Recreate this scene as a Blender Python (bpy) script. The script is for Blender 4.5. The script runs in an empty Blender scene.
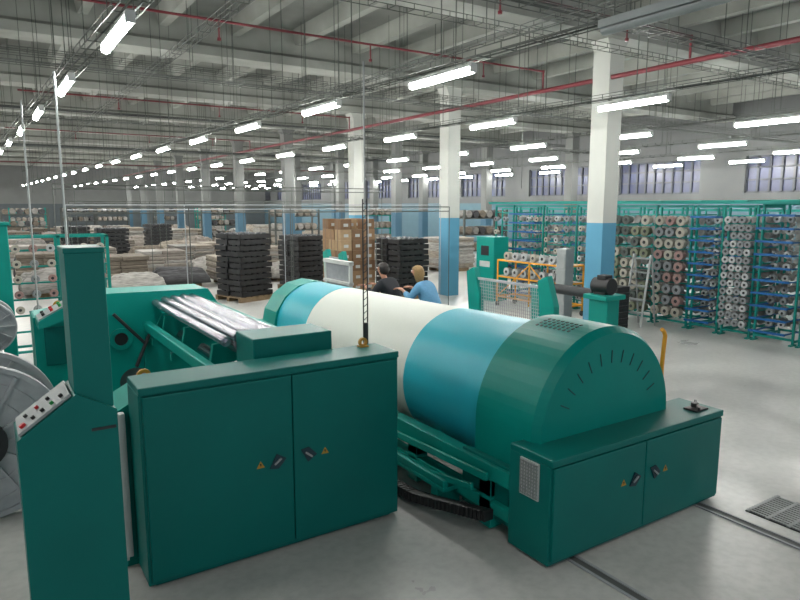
import bpy, bmesh, math, random
from mathutils import Vector, Matrix, noise
random.seed(7)
S=bpy.context.scene
COL=S.collection
try:
    S.view_settings.view_transform='Standard'
    S.view_settings.look='None'
except Exception: pass

# ---------------------------------------------------------------- materials
def srgb(r,g,b):
    def c(v):
        v/=255.0
        return v/12.92 if v<=0.04045 else ((v+0.055)/1.055)**2.4
    return (c(r),c(g),c(b),1)
def mat(name,rgb,rough=.5,metal=0,var=.08,scale=6,bump=0,emit=0,coat=0,stretch=None,spec=None):
    m=bpy.data.materials.new(name); m.use_nodes=True
    nt=m.node_tree; N=nt.nodes; L=nt.links
    b=N['Principled BSDF']
    tc=N.new('ShaderNodeTexCoord'); nz=N.new('ShaderNodeTexNoise')
    nz.inputs['Scale'].default_value=scale; nz.inputs['Detail'].default_value=4
    if stretch:
        mp=N.new('ShaderNodeMapping'); mp.inputs['Scale'].default_value=stretch
        L.new(tc.outputs['Object'],mp.inputs['Vector']); L.new(mp.outputs[0],nz.inputs['Vector'])
    else: L.new(tc.outputs['Object'],nz.inputs['Vector'])
    c=srgb(*rgb)
    rp=N.new('ShaderNodeValToRGB')
    rp.color_ramp.elements[0].position=.3; rp.color_ramp.elements[1].position=.7
    rp.color_ramp.elements[0].color=tuple(max(0,x*(1-var)) for x in c[:3])+(1,)
    rp.color_ramp.elements[1].color=tuple(min(1,x*(1+var)) for x in c[:3])+(1,)
    L.new(nz.outputs['Fac'],rp.inputs[0]); L.new(rp.outputs[0],b.inputs['Base Color'])
    b.inputs['Roughness'].default_value=rough; b.inputs['Metallic'].default_value=metal
    if spec is not None: b.inputs['Specular IOR Level'].default_value=spec
    if coat: b.inputs['Coat Weight'].default_value=coat
    if bump:
        bp=N.new('ShaderNodeBump'); bp.inputs['Strength'].default_value=bump; bp.inputs['Distance'].default_value=.02
        L.new(nz.outputs['Fac'],bp.inputs['Height']); L.new(bp.outputs[0],b.inputs['Normal'])
    if emit:
        L.new(rp.outputs[0],b.inputs['Emission Color']); b.inputs['Emission Strength'].default_value=emit
    return m
TEAL=mat('teal_paint',(0,128,117),.42,0,.06,3,spec=.22)
TEALD=mat('cover_teal_paint',(0,116,107),.40,0,.06,3,spec=.16)
TEALC=mat('cabinet_teal_paint',(0,94,88),.42,0,.06,2,spec=.2)
TEALM=mat('mid_teal_paint',(0,126,115),.45,0,.06,3,spec=.25)
TEALR=mat('creel_teal_paint',(0,120,110),.5,0,.06,3,spec=.3)
BLUE=mat('blue_paint',(16,78,130),.45,spec=.3)
YARNT=mat('teal_yarn',(26,152,168),.4,0,.05,60,.05,stretch=(.2,8,.2),spec=.3)
YARNW=mat('white_yarn',(194,198,190),.45,0,.04,60,.05,stretch=(.2,8,.2),spec=.3)
STEEL=mat('steel',(160,161,170),.24,.85,.06,8)
ALU=mat('aluminium',(150,153,156),.45,.1,.08,10)
FLAN=mat('flange_metal',(160,164,166),.5,.1,.1,10)
DARKM=mat('dark_metal',(45,48,50),.5,.4)
BLACK=mat('black_plastic',(16,17,19),.5)
SLOT=mat('slot_shadow_teal',(4,44,42),.6)
RAILM=mat('worn_rail_metal',(90,91,90),.5,.3)
GREYP=mat('grey_panel',(130,135,135),.5)
WHITEP=mat('white_paint',(170,174,172),.45)
YEL=mat('yellow_paint',(196,136,20),.45)
YELD=mat('lug_yellow_paint',(160,118,30),.5)
RED=mat('red_pipe_paint',(98,24,34),.5)
REDB=mat('red_plastic',(180,30,35),.4)
LIP=mat('lip_tone',(150,86,80),.5)
GRNB=mat('green_plastic',(30,140,66),.4)
GLASS=mat('handle_dark',(12,44,54),.25)
TRAYM=mat('tray_metal',(70,74,70),.6,.1)
CARDS=[mat('cardboard',(132,104,76),.8,0,.1,8),mat('cardboard_pale',(152,128,98),.8,0,.1,8),mat('cardboard_dark',(112,86,62),.8,0,.1,8)]
TAPE=mat('tape',(98,72,48),.4)
WOOD=mat('pallet_wood',(112,94,70),.8,0,.2,10)
LAMP=mat('lamp_diffuser',(255,255,250),.5,0,0,1,emit=165)
LHOUS=mat('lamp_housing',(180,182,180),.5)
SKIN=mat('skin',(172,122,98),.55,0,.05,20)
HAIRB=mat('dark_hair',(30,24,22),.6,0,.2,60)
HAIRY=mat('blonde_hair',(140,112,72),.6,0,.2,60)
SHIRTB=mat('black_cloth',(28,30,36),.9,0,.1,30)
SHIRTL=mat('light_blue_cloth',(88,138,172),.85,0,.08,30)
JEANS=mat('denim',(50,62,90),.9,0,.15,30)
EYEW=mat('eye_white',(235,235,235),.3)
CEIL=mat('ceiling_concrete',(112,114,110),.85,0,.26,.7)
BEAMM=mat('beam_concrete',(138,140,134),.85,0,.22,.9)

def floormat():
    m=bpy.data.materials.new('concrete_floor'); m.use_nodes=True
    nt=m.node_tree;N=nt.nodes;L=nt.links;b=N['Principled BSDF']
    tc=N.new('ShaderNodeTexCoord')
    n1=N.new('ShaderNodeTexNoise'); n1.inputs['Scale'].default_value=.5; n1.inputs['Detail'].default_value=7; n1.inputs['Roughness'].default_value=.6
    n2=N.new('ShaderNodeTexNoise'); n2.inputs['Scale'].default_value=14; n2.inputs['Detail'].default_value=5
    L.new(tc.outputs['Object'],n1.inputs['Vector']); L.new(tc.outputs['Object'],n2.inputs['Vector'])
    r1=N.new('ShaderNodeValToRGB'); r1.color_ramp.elements[0].position=.32; r1.color_ramp.elements[1].position=.68
    r1.color_ramp.elements[0].color=srgb(154,155,152); r1.color_ramp.elements[1].color=srgb(190,190,186)
    r2=N.new('ShaderNodeValToRGB'); r2.color_ramp.elements[0].position=.3; r2.color_ramp.elements[1].position=.6
    r2.color_ramp.elements[0].color=(.87,.87,.87,1); r2.color_ramp.elements[1].color=(1,1,1,1)
    mx=N.new('ShaderNodeMix'); mx.data_type='RGBA'; mx.blend_type='MULTIPLY'; mx.inputs[0].default_value=1
    L.new(n1.outputs['Fac'],r1.inputs[0]); L.new(n2.outputs['Fac'],r2.inputs[0])
    L.new(r1.outputs[0],mx.inputs[6]); L.new(r2.outputs[0],mx.inputs[7]); L.new(mx.outputs[2],b.inputs['Base Color'])
    rr=N.new('ShaderNodeMapRange'); rr.inputs[3].default_value=.2; rr.inputs[4].default_value=.42
    L.new(n1.outputs['Fac'],rr.inputs[0]); L.new(rr.outputs[0],b.inputs['Roughness'])
    return m
def splitmat(name,low,high,z):
    m=bpy.data.materials.new(name); m.use_nodes=True
    nt=m.node_tree;N=nt.nodes;L=nt.links;b=N['Principled BSDF']
    g=N.new('ShaderNodeNewGeometry'); s=N.new('ShaderNodeSeparateXYZ'); L.new(g.outputs['Position'],s.inputs[0])
    c=N.new('ShaderNodeMath'); c.operation='GREATER_THAN'; c.inputs[1].default_value=z; L.new(s.outputs['Z'],c.inputs[0])
    nz=N.new('ShaderNodeTexNoise'); nz.inputs['Scale'].default_value=2; L.new(g.outputs['Position'],nz.inputs['Vector'])
    mx=N.new('ShaderNodeMix'); mx.data_type='RGBA'; L.new(c.outputs[0],mx.inputs[0])
    mx.inputs[6].default_value=srgb(*low); mx.inputs[7].default_value=srgb(*high)
    r=N.new('ShaderNodeValToRGB'); r.color_ramp.elements[0].color=(.8,.8,.8,1); r.color_ramp.elements[1].color=(1,1,1,1)
    L.new(nz.outputs['Fac'],r.inputs[0])
    m2=N.new('ShaderNodeMix'); m2.data_type='RGBA'; m2.blend_type='MULTIPLY'; m2.inputs[0].default_value=1
    L.new(mx.outputs[2],m2.inputs[6]); L.new(r.outputs[0],m2.inputs[7]); L.new(m2.outputs[2],b.inputs['Base Color'])
    b.inputs['Roughness'].default_value=.7
    return m
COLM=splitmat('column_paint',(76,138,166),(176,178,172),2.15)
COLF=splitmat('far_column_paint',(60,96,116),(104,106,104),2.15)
WALLM=splitmat('wall_paint',(80,108,120),(88,90,90),2.6)
WALLN=splitmat('north_wall_paint',(84,92,96),(118,120,118),2.6)

# ---------------------------------------------------------------- mesh helper
class MB:
    def __init__(s): s.v=[];s.f=[];s.m=[];s.s=[]
    def add(s,v,f,mi=0,sm=False):
        o=len(s.v); s.v+= [tuple(a) for a in v]
        for q in f: s.f.append([i+o for i in q]); s.m.append(mi); s.s.append(sm)
        return s
    def box(s,x0,x1,y0,y1,z0,z1,mi=0):
        v=[(x,y,z) for z in (z0,z1) for y in (y0,y1) for x in (x0,x1)]
        return s.add(v,[(0,2,3,1),(4,5,7,6),(0,1,5,4),(2,6,7,3),(0,4,6,2),(1,3,7,5)],mi)
    def obox(s,p0,p1,w,h,mi=0):
        p0=Vector(p0);p1=Vector(p1);d=(p1-p0).normalized()
        up=Vector((0,0,1)) if abs(d.z)<.95 else Vector((1,0,0))
        a=d.cross(up).normalized()*w/2; b=a.cross(d).normalized()*h/2
        v=[p+sa*a+sb*b for p in (p0,p1) for sa,sb in ((-1,-1),(1,-1),(1,1),(-1,1))]
        return s.add(v,[(0,1,2,3),(4,7,6,5),(0,4,5,1),(1,5,6,2),(2,6,7,3),(3,7,4,0)],mi)
    def cyl(s,p0,p1,r0,r1=None,n=20,mi=0,caps=True,mic=None):
        if r1 is None:r1=r0
        p0=Vector(p0);p1=Vector(p1);d=(p1-p0).normalized()
        up=Vector((0,0,1)) if abs(d.z)<.95 else Vector((1,0,0))
        a=d.cross(up).normalized(); b=a.cross(d).normalized()
        v=[];
        for p,r in ((p0,r0),(p1,r1)):
            for i in range(n):
                t=2*math.pi*i/n; v.append(p+a*math.cos(t)*r+b*math.sin(t)*r)
        s.add(v,[(i,(i+1)%n,n+(i+1)%n,n+i) for i in range(n)],mi,True)
        if caps: s.add(v,[list(range(n))[::-1],list(range(n,2*n))],mi if mic is None else mic)
        return s
    def ring(s,p0,p1,ro,ri,n=32,mi=0):
        p0=Vector(p0);p1=Vector(p1);d=(p1-p0).normalized()
        up=Vector((0,0,1)) if abs(d.z)<.95 else Vector((1,0,0))
        a=d.cross(up).normalized(); b=a.cross(d).normalized(); v=[]
        for p,r in ((p0,ro),(p1,ro),(p1,ri),(p0,ri)):
            for i in range(n):
                t=2*math.pi*i/n; v.append(p+a*math.cos(t)*r+b*math.sin(t)*r)
        f=[]
        for k in range(4):
            k2=(k+1)%4
            for i in range(n): f.append((k*n+i,k*n+(i+1)%n,k2*n+(i+1)%n,k2*n+i))
        return s.add(v,f,mi)
    def tube(s,path,r,n=8,mi=0):
        for a,b in zip(path[:-1],path[1:]): s.cyl(a,b,r,n=n,mi=mi)
        return s
    def prism(s,pts,ax,a,b,mi=0,sm=False):
        def P(p,t):
            return {'x':(t,p[0],p[1]),'y':(p[0],t,p[1]),'z':(p[0],p[1],t)}[ax]
        n=len(pts); v=[P(p,a) for p in pts]+[P(p,b) for p in pts]
        s.add(v,[(i,(i+1)%n,n+(i+1)%n,n+i) for i in range(n)],mi,sm)
        s.add(v,[list(range(n)),list(range(n,2*n))[::-1]],mi)
        return s
    def mesh(s,name,mats,base=(0,0,0)):
        me=bpy.data.meshes.new(name)
        B=Vector(base)
        me.from_pydata([Vector(v)-B for v in s.v],[],s.f)
        for i,p in enumerate(me.polygons): p.material_index=s.m[i]; p.use_smooth=s.s[i]
        bm=bmesh.new(); bm.from_mesh(me)
        bmesh.ops.recalc_face_normals(bm,faces=bm.faces); bm.to_mesh(me); bm.free()
        if not isinstance(mats,(list,tuple)): mats=[mats]
        for m in mats: me.materials.append(m)
        return me
def tag(o,label,cat,group=None):
    o["label"]=label; o["category"]=cat
    if group:o["group"]=group
    return o
def addbevel(o,w):
    if w:
        b=o.modifiers.new('bev','BEVEL'); b.width=w; b.segments=2; b.limit_method='ANGLE'; b.angle_limit=math.radians(40)
def thing(name,base,label,cat,group=None):
    e=bpy.data.objects.new(name,None); e.empty_display_size=.1; e.location=base; COL.objects.link(e)
    return tag(e,label,cat,group)
def part(name,mb,mats,par,bevel=0,label=None,root=None):
    wp=root if root is not None else wpos(par)
    o=bpy.data.objects.new(name,mb.mesh(name,mats,wp)); COL.objects.link(o); o.parent=par
    if label:o["label"]=label
    addbevel(o,bevel); return o
def wpos(o):
    p=Vector((0,0,0))
    while o is not None: p+=o.location; o=o.parent
    return p
def solo(name,mb,mats,base,label,cat,bevel=0,group=None):
    o=bpy.data.objects.new(name,mb.mesh(name,mats,base)); o.location=base; COL.objects.link(o)
    addbevel(o,bevel); return tag(o,label,cat,group)
def struct(name,mb,mats,base=(0,0,0)):
    o=bpy.data.objects.new(name,mb.mesh(name,mats,base)); o.location=base; COL.objects.link(o); o["kind"]="structure"; return o
def dup(src,loc,rz=0,group=None,label=None):
    o=src.copy(); o.location=loc; o.rotation_euler=(0,0,rz); COL.objects.link(o)
    if group:o["group"]=group
    if label:o["label"]=label
    for c in src.children:
        k=c.copy(); k.parent=o; COL.objects.link(k)
        for d in c.children:
            q=d.copy(); q.parent=k; COL.objects.link(q)
    return o
def arc(cx,cz,r,a0,a1,n):
    return [(cx+r*math.cos(math.radians(a0+(a1-a0)*i/n)),cz+r*math.sin(math.radians(a0+(a1-a0)*i/n))) for i in range(n+1)]

# ---------------------------------------------------------------- room
FM=floormat()
struct('floor',MB().box(-12,24.3,-6,62,-.2,0),FM)
struct('ceiling',MB().box(-12,24.3,-6,62,6.4,6.6),CEIL)
struct('wall_north',MB().box(-12,24.3,62,62.3,0,6.4),WALLN)
struct('wall_west',MB().box(-12.3,-12,-6,62.3,0,6.4),WALLM)
PY=5.65; CY=[8.6+PY*i for i in range(-2,10)]
WZ0,WZ1=2.95,4.3
mb=MB(); mb.box(24,24.3,-6,62,0,WZ0); mb.box(24,24.3,-6,62,WZ1,6.4)
wy=[]
for y in CY:
    mb.box(24,24.3,y-.9,y+.9,WZ0,WZ1); wy.append((y+.9,y+PY-.9))
mb.box(24,24.3,-6,CY[0]-.9,WZ0,WZ1)
struct('wall_east',mb,WALLM)
PANE=mat('window_pane',(48,54,80),.3,0,.5,1.2,emit=.22)
WF=mat('window_frame',(60,63,70),.5)
for i,(a,b) in enumerate(wy):
    b=min(b,61.9)
    mb=MB(); mb.box(24.14,24.16,a,b,WZ0,WZ1,0)
    n=9
    for k in range(n+1):
        y=a+(b-a)*k/n; mb.box(24.08,24.2,max(a,y-.045),min(b,y+.045),WZ0,WZ1,1)
    for z in (WZ0,3.4,3.85,WZ1-.06): mb.box(24.08,24.2,a,b,z,z+.06,1)
    struct('window_%d'%(i+1),mb,[PANE,WF])
ti=1
for y in CY:
    mb=MB().prism([(y-.36,5.6),(y+.36,5.6),(y+.36,5.78),(y+.24,5.86),(y+.24,6.4),(y-.24,6.4),(y-.24,5.86),(y-.36,5.78)],'x',-12,24)
    struct('trim_%d'%ti,mb,BEAMM); ti+=1
x=-11.4
while x<24:
    mb=MB().prism([(x-.09,6.08),(x+.09,6.08),(x+.15,6.399),(x-.15,6.399)],'y',-6,62)
    struct('trim_%d'%ti,mb,BEAMM); ti+=1; x+=1.48
struct('baseboard_east',MB().box(23.97,24,-6,62,0,.12),GREYP)

def column(x,y,w=.4,m=COLM):
    mb=MB().prism([(x-w/2,0),(x+w/2,0),(x+w/2,5.4),(x+w/2+.1,5.6),(x-w/2-.1,5.6),(x-w/2,5.4)],'y',y-w/2,y+w/2)
    return solo('support_column',mb,m,(x,y,0),"white concrete column with light blue painted base" if m is COLM else "grey concrete column with dull blue base","column",.02,"factory hall columns")
CXL=[10.38,10.88,11.1,10.95]
for i,y in enumerate(CY[2:]):
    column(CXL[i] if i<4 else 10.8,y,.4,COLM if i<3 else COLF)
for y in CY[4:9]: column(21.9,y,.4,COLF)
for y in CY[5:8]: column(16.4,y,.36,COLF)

# ---------------------------------------------------------------- lights
src=thing('ceiling_light',(0,0,0),"long white linear fluorescent ceiling light, switched on","ceiling light","ceiling light rows")
hmb=lambda:MB().prism([(-.045,.03),(.045,.03),(.035,.07),(-.035,.07)],'y',-.63,.63).box(-.04,.04,-.64,-.6,-.03,.06).box(-.04,.04,.6,.64,-.03,.06)
part('housing',hmb(),LHOUS,src,.0)
mb=MB().prism(arc(0,-.005,.038,0,360,14)[:-1],'y',-.6,.6)
part('diffuser',mb,LAMP,src)
first=True
LX=[1.15,4.75,8.32,12.2,15.9,19.6,22.6]
LY=[3.4+3.03*i for i in range(0,19)]
def drift(x0,y): return x0-.035*(y-6.4) if x0<12 else x0-.02*(y-6.4)
for xi,x0 in enumerate(LX):
    for yi,y in enumerate(LY):
        if yi==0 : continue
        loc=(drift(x0,y),y,4.0)
        if first: src.location=loc; first=False
        else: dup(src,loc)
# unseen lamps extending these rows south and west, added as fill light
for x0 in (1.15,8.32,12.2): dup(src,(drift(x0,.37),.37,4.0))
for y in [-2.66+3.03*i for i in range(2,16)]: dup(src,(-3.0,y,4.0))
ul=thing('ceiling_light',(4.72,3.35,4.0),"long linear ceiling light fixture, switched off","ceiling light")
part('housing',MB().box(4.66,4.78,2.7,4.0,4.03,4.1),GREYP,ul,.006)
part('diffuser',MB().prism([(a+4.72,b+4.0) for a,b in arc(0,0.02,.05,180,360,8)],'y',2.72,3.98),GREYP,ul)
def tray(x0,y0,x1,y1,z,w=.22,label="dark metal cable tray hung under the ceiling",rods=True,cab=True):
    mb=MB(); p0=Vector((x0,y0,z)); p1=Vector((x1,y1,z)); d=(p1-p0); L=d.length; d.normalize(); a=Vector((-d.y,d.x,0))*w/2
    for sgn in (-1,1):
        mb.obox(p0+a*sgn,p1+a*sgn,.009,.009); mb.obox(p0+a*sgn+Vector((0,0,.07)),p1+a*sgn+Vector((0,0,.07)),.009,.009)
    k=0.
    while k<L:
        q=p0+d*k; mb.obox(q-a,q+a,.008,.008)
        for sgn in (-1,1): mb.obox(q+a*sgn,q+a*sgn+Vector((0,0,.075)),.008,.008)
        k+=.3 if L<25 else .4
    for t in ((-.5,.3) if cab else ()): mb.obox(p0+a*t+Vector((0,0,.012)),p1+a*t+Vector((0,0,.012)),.014,.014)
    k=1.
    while k<L and rods:
        q=p0+d*k; mb.obox(q+a+Vector((0,0,.0)),(q.x+a.x,q.y+a.y,6.39),.009,.009)
        mb.obox(q-a+Vector((0,0,.0)),(q.x-a.x,q.y-a.y,6.39),.009,.009); k+=2.4
    solo('cable_tray',mb,TRAYM,(x0,y0,z),label,"cable tray",0,"overhead cable trays")
for x0 in LX[:6]:
    s=-.035 if x0<12 else -.02
    tray(x0-s*6.4,0.5,x0+s*(58-6.4),58,4.12)
for x0 in (2.9,6.7): tray(x0,2.0,x0,56,4.95,.16,"narrow dark cable tray high under the beams",cab=False)
for y in (5.0,10.9,17.4,26.,36): tray(.3,y,22.5,y,4.5,.3,"wide cable tray crossing between the lamp rows",cab=True)
for y in (7.6,13.2,20.8): tray(.3,y,22.5,y,5.1,.2,"high dark cable tray crossing the hall",cab=False)

def pipe(path,r,m,label,cat='pipe',name='sprinkler_pipe',n=12):
    mb=MB().tube(path,r,n)
    for p in path[1:-1]: mb.cyl(Vector(p)-Vector((0,0,r*1.3)),Vector(p)+Vector((0,0,r*1.3)),r*1.3,n=n)
    return solo(name,mb,m,path[0],label,cat)
pipe([(10.25,-2,4.9),(10.25,58,4.9)],.045,RED,"long dark red sprinkler main pipe under the ceiling")
for y in (6.8,10.2,18.8,28):
    pp=pipe([(1.0,y,5.3),(10.25,y,5.3),(10.25,y,4.95)],.02,RED,"thin dark red sprinkler branch pipe")
    for xx in (3.3,6.,8.6):
        part('sprinkler_head',MB().cyl((xx,y,5.3),(xx,y,5.05),.013,n=8).cyl((xx,y,5.05),(xx,y,5.01),.03,n=10),RED,pp)
pipe([(.3,22,5.3),(20,22,5.3)],.03,DARKM,"dark steel pipe under the ceiling",name='steel_pipe')
pipe([(.3,40,4.75),(22,40,4.75)],.04,RED,"dark red pipe across the far bay",name='steel_pipe')
pipe([(.3,29,4.8),(20,29,4.8)],.04,DARKM,"dark steel pipe under the ceiling",name='steel_pipe')
rr_=random.Random(3)
for i in range(40):
    xx=rr_.uniform(1.5,9.8); yy=rr_.uniform(7.,30)
    zz=rr_.uniform(2.7,3.6)
    if abs(xx-6.7)<.2 or abs(xx-2.9)<.2: continue
    pipe([(xx,yy,6.39),(xx,yy,zz)],.005,TRAYM,"thin dark cable hanging straight down from the ceiling",cat='cable',name='hanging_cable',n=6)

# ---------------------------------------------------------------- big drum machine
DX=3.98;DZ=.80;R=.69
drum=thing('warping_machine',(DX,2.9,0),"large teal warping machine, wide drum with teal and white yarn","warping machine")
def warn(mb,x,y,z,s):
    mb.prism([(x-s,z-s*.85),(x+s,z-s*.85),(x,z+s*.85)],'y',y-.002,y,0)
    mb.prism([(x-.2*s,z+.3*s),(x+.25*s,z+.1*s),(x+.02*s,z-.1*s),(x+.2*s,z-.15*s),(x-.1*s,z-.6*s),(x-.02*s,z-.2*s),(x-.25*s,z-.1*s)],'y',y-.004,y-.002,1)
def cabinet(par,x0,x1,y0,y1,h,seam,hz,root):
    b=MB().box(x0,x1,y0+.02,y1,.03,h-.05); b.box(x0+.05,x1-.05,y0+.06,y1-.04,0,.05)
    part('cabinet_body',b,TEALC,par,.006,root=root)
    part('lid',MB().box(x0,x1,y0,y1,h-.052,h),TEALC,par,.008,root=root)
    for (a,c,sg) in ((x0+.02,seam-.004,-1),(seam+.004,x1-.02,1)):
        d=part('door',MB().box(a,c,y0,y0+.03,.06,h-.062),TEALC,par,.006,root=root)
        hx=seam+sg*.12
        hb=MB()
        hb.prism([(hx-.065,hz-.045),(hx-.01,hz+.055),(hx+.06,hz+.01),(hx+.0,hz-.055)] if sg<0 else [(hx-.065,hz+.045),(hx-.01,hz-.055),(hx+.06,hz-.01),(hx+.0,hz+.055)],'y',y0-.01,y0+.001)
        hb.obox((hx-.03,y0-.012,hz-.02*(-sg)),(hx+.02,y0-.018,hz+.02*(-sg)),.012,.014,1)
        part('handle',hb,[GLASS,GREYP],d,.003,"dark recessed latch handle",root=root)
        w=MB(); warn(w,hx+sg*.13,y0,hz,.03)
        part('warning_sticker',w,[YELD,BLACK],d,0,"yellow triangle with black lightning bolt",root=root)
rt=wpos(drum)
cabinet(drum,3.08,5.1,2.86,3.28,.8,4.08,.47,rt)
g=MB().box(3.068,3.081,2.98,3.16,.47,.74)
for i in range(7): g.box(3.06,3.069,2.98+.01+i*.026,2.98+.018+i*.026,.48,.73,1)
for i in range(10): g.box(3.06,3.069,2.985,3.155,.485+i*.026,.492+i*.026,1)
part('vent_grille',g,[WHITEP,GREYP],drum,0,"white square ventilation grille",root=rt)
CR=.775
prof=[(DX-CR,.52)]+arc(DX,DZ,CR,180,0,36)+[(DX+CR,.52)]
c=MB()
c.prism(prof,'y',3.2,3.82,0)
inner=[(DX-CR+.05,.79)]+arc(DX,DZ,CR-.045,180,0,36)+[(DX+CR-.05,.79)]
n=len(prof)
v=[(p[0],3.2,max(p[1],.79)) for p in prof]+[(p[0],3.14,p[1]) for p in inner]
c.add(v,[(i,i+1,n+i+1,n+i) for i in range(n-1)],0)
c.prism(inner,'y',3.14,3.2,0)
cover=part('end_cover',c,TEALD,drum,.0,root=rt)
for a in range(25,160,13):
    t=math.radians(a); sl=MB()
    p0=(DX+.50*math.cos(t),3.139,DZ+.50*math.sin(t)); p1=(DX+.60*math.cos(t),3.139,DZ+.60*math.sin(t))
    sl.obox(p0,p1,.007,.007)
    part('cover_slot',sl,SLOT,cover,0,"dark radial ventilation slot",root=rt)
vs=MB()
for yy in [3.36+.048*i for i in range(8)]:
    for a in (97,100.5,104,107.5):
        t0=math.radians(a); t1=math.radians(a+1.8)
        q=lambda t:(DX+(CR+.001)*math.cos(t),yy,DZ+(CR+.001)*math.sin(t))
        vs.obox(q(t0),q(t1),.018,.004)
part('cover_vent',vs,SLOT,cover,0,"rows of dark vent holes",root=rt)
RR=lambda y: .69-(y-3.82)*.020
def band(y0,y1,m,lab,nm='yarn_band',off=0):
    d=MB(); d.cyl((DX,y0,DZ),(DX,y1,DZ),RR(y0)+off,RR(y1)+off,n=72)
    part(nm,d,m,drum,0,lab,root=rt)
band(3.82,5.05,YARNT,"glossy teal yarn wound on the drum")
band(5.05,7.45,YARNW,"white yarn wound on the drum",off=-.004)
band(7.45,8.4,YARNT,"glossy teal yarn wound on the drum")
c=MB(); CF=.65
prof=[(DX-CF,.4)]+arc(DX,.76,CF,180,0,8)+[(DX+CF,.4)]
c.prism(prof,'y',8.4,8.85); part('end_cover',c,TEAL,drum,.01,root=rt)
part('cabinet_body',MB().box(3.2,5.0,8.85,9.25,0,.78),TEAL,drum,.01,root=rt)
b=MB()
for xx in (3.1,4.72):
    b.box(xx,xx+.12,3.3,8.85,.42,.54); b.box(xx,xx+.12,3.3,8.85,.16,.26)
for yy in (3.5,4.5,5.6,6.7,7.8):
    b.box(3.1,4.84,yy,yy+.14,.28,.42)
    for xx in (3.1,4.72): b.box(xx,xx+.12,yy,yy+.14,.03,.42)
b.box(2.95,3.1,3.9,8.2,.2,.24); b.box(2.95,3.0,3.9,8.2,.24,.3)
for yy in (4.,6,8): b.box(2.97,3.2,yy,yy+.1,0.03,.2)
for xx,yy in ((3.2,3.5),(4.78,3.5),(3.2,7.8),(4.78,7.8)): b.cyl((xx-.04,yy+.07,.04),(xx+.04,yy+.07,.04),.045,n=14)
b.obox((3.06,3.5,.46),(3.06,7.5,.30),.03,.06)
b.obox((3.0,3.6,.36),(3.0,5.2,.10),.03,.05)
part('base_frame',b,TEALM,drum,.006,root=rt)
part('side_plate',MB().box(3.14,3.2,3.3,3.9,.1,.56),TEALC,drum,.006,root=rt)
part('drum_shaft',MB().cyl((DX,3.3,DZ),(DX,8.3,DZ),.09),STEEL,drum,root=rt)
ch=MB()
for i in range(60):
    t=i/59; y=3.38+i*.04; xx=2.98-.14*math.sin(t*math.pi); z=.22-.13*min(1,t*3)
    ch.box(xx-.045,xx+.045,y,y+.034,z-.04,z+.04)
part('cable_chain',ch,BLACK,drum,.004,"black plastic cable drag chain",root=rt)
pth=[(4.80-.02*math.sin(t*math.pi/8),3.25,.78+.62*t/8) for t in range(0,9)]+[(4.78,3.25,1.44),(4.75,3.25,1.46)]
solo('yellow_lever',MB().tube(pth,.018,10),YEL,(4.80,3.25,.78),"slim bent yellow steel bar standing on the cabinet","lever")
k=MB().box(4.83,5.0,2.94,3.06,.8,.815).obox((4.85,2.93,.83),(5.03,3.08,.83),.02,.03).cyl((4.93,3.02,.815),(4.93,3.02,.85),.03,n=12)
solo('hand_tool',k,BLACK,(4.9,3.0,.8),"black hand tool lying on the cabinet top","tool",.003)

for xx in (3.35,4.88):
    mb=MB().box(xx-.05,xx-.03,-1.5,12,0,.012,0).box(xx+.03,xx+.05,-1.5,12,0,.012,0).box(xx-.03,xx+.03,-1.5,12,0,.004,1)
    solo('floor_rail',mb,[ALU,RAILM],(xx,-1.5,0),"steel track rail set flush into the concrete floor","rail",0,"floor rails")
g=MB()
for i in range(12): g.box(5.12+i*.04,5.14+i*.04,1.95,2.62,0,.012)
for j in range(5): g.box(5.1,5.6,1.95+j*.16,1.975+j*.16,0,.014)
g.box(5.1,5.6,1.95,2.62,0,.003,1)
solo('drain_grate',g,[GREYP,DARKM],(5.1,1.95,0),"dark metal floor drain grate","drain grate")

# ---------------------------------------------------------------- cabinet nearest
cab=thing('electrical_cabinet',(1.67,4.14,0),"tall dark teal two-door electrical cabinet beside the beaming unit","cabinet")
rc=wpos(cab)
cabinet(cab,.73,2.66,4.11,4.48,1.37,1.755,.7,rc)

# ---------------------------------------------------------------- control desk
desk=thing('control_desk',(.3,3.75,0),"dark teal control pedestal with sloped button panel and tall column","control desk")
rd=wpos(desk)
part('desk_body',MB().prism([(.06,.0),(.53,.0),(.53,1.42),(.34,1.53),(.06,1.33)],'y',3.6,3.95),TEALC,desk,.008,root=rd)
part('column',MB().box(.335,.52,3.63,3.9,1.43,2.26).box(.33,.525,3.625,3.905,2.255,2.285),TEALC,desk,.006,root=rd)
sx=lambda t:.075+.245*t
sz=lambda t:1.345+.175*t
pn=part('button_panel',MB().add([(sx(0),3.62,sz(0)),(sx(1),3.62,sz(1)),(sx(1),3.93,sz(1)),(sx(0),3.93,sz(0)),
     (sx(0)-.008,3.62,sz(0)+.014),(sx(1)-.008,3.62,sz(1)+.014),(sx(1)-.008,3.93,sz(1)+.014),(sx(0)-.008,3.93,sz(0)+.014)],
     [(0,1,2,3),(4,7,6,5),(0,4,5,1),(1,5,6,2),(2,6,7,3),(3,7,4,0)]),GREYP,desk,.003,"grey sloped panel with coloured buttons",root=rd)
nv=Vector((-.58,0,.81))
for (t,y,m,r) in [(.12,3.68,REDB,.016),(.32,3.68,BLACK,.01),(.5,3.68,BLACK,.01),(.68,3.68,GRNB,.01),(.86,3.68,BLACK,.01),
                  (.2,3.8,BLACK,.01),(.42,3.8,REDB,.01),(.64,3.8,BLACK,.01)]:
    p=Vector((sx(t)-.008,y,sz(t)+.014)); part('button',MB().cyl(p,p+nv*.016,r,n=12),m,pn,0,root=rd)
part('label_plate',MB().box(.4,.52,3.595,3.6,1.32,1.335),DARKM,desk,root=rd)
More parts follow.
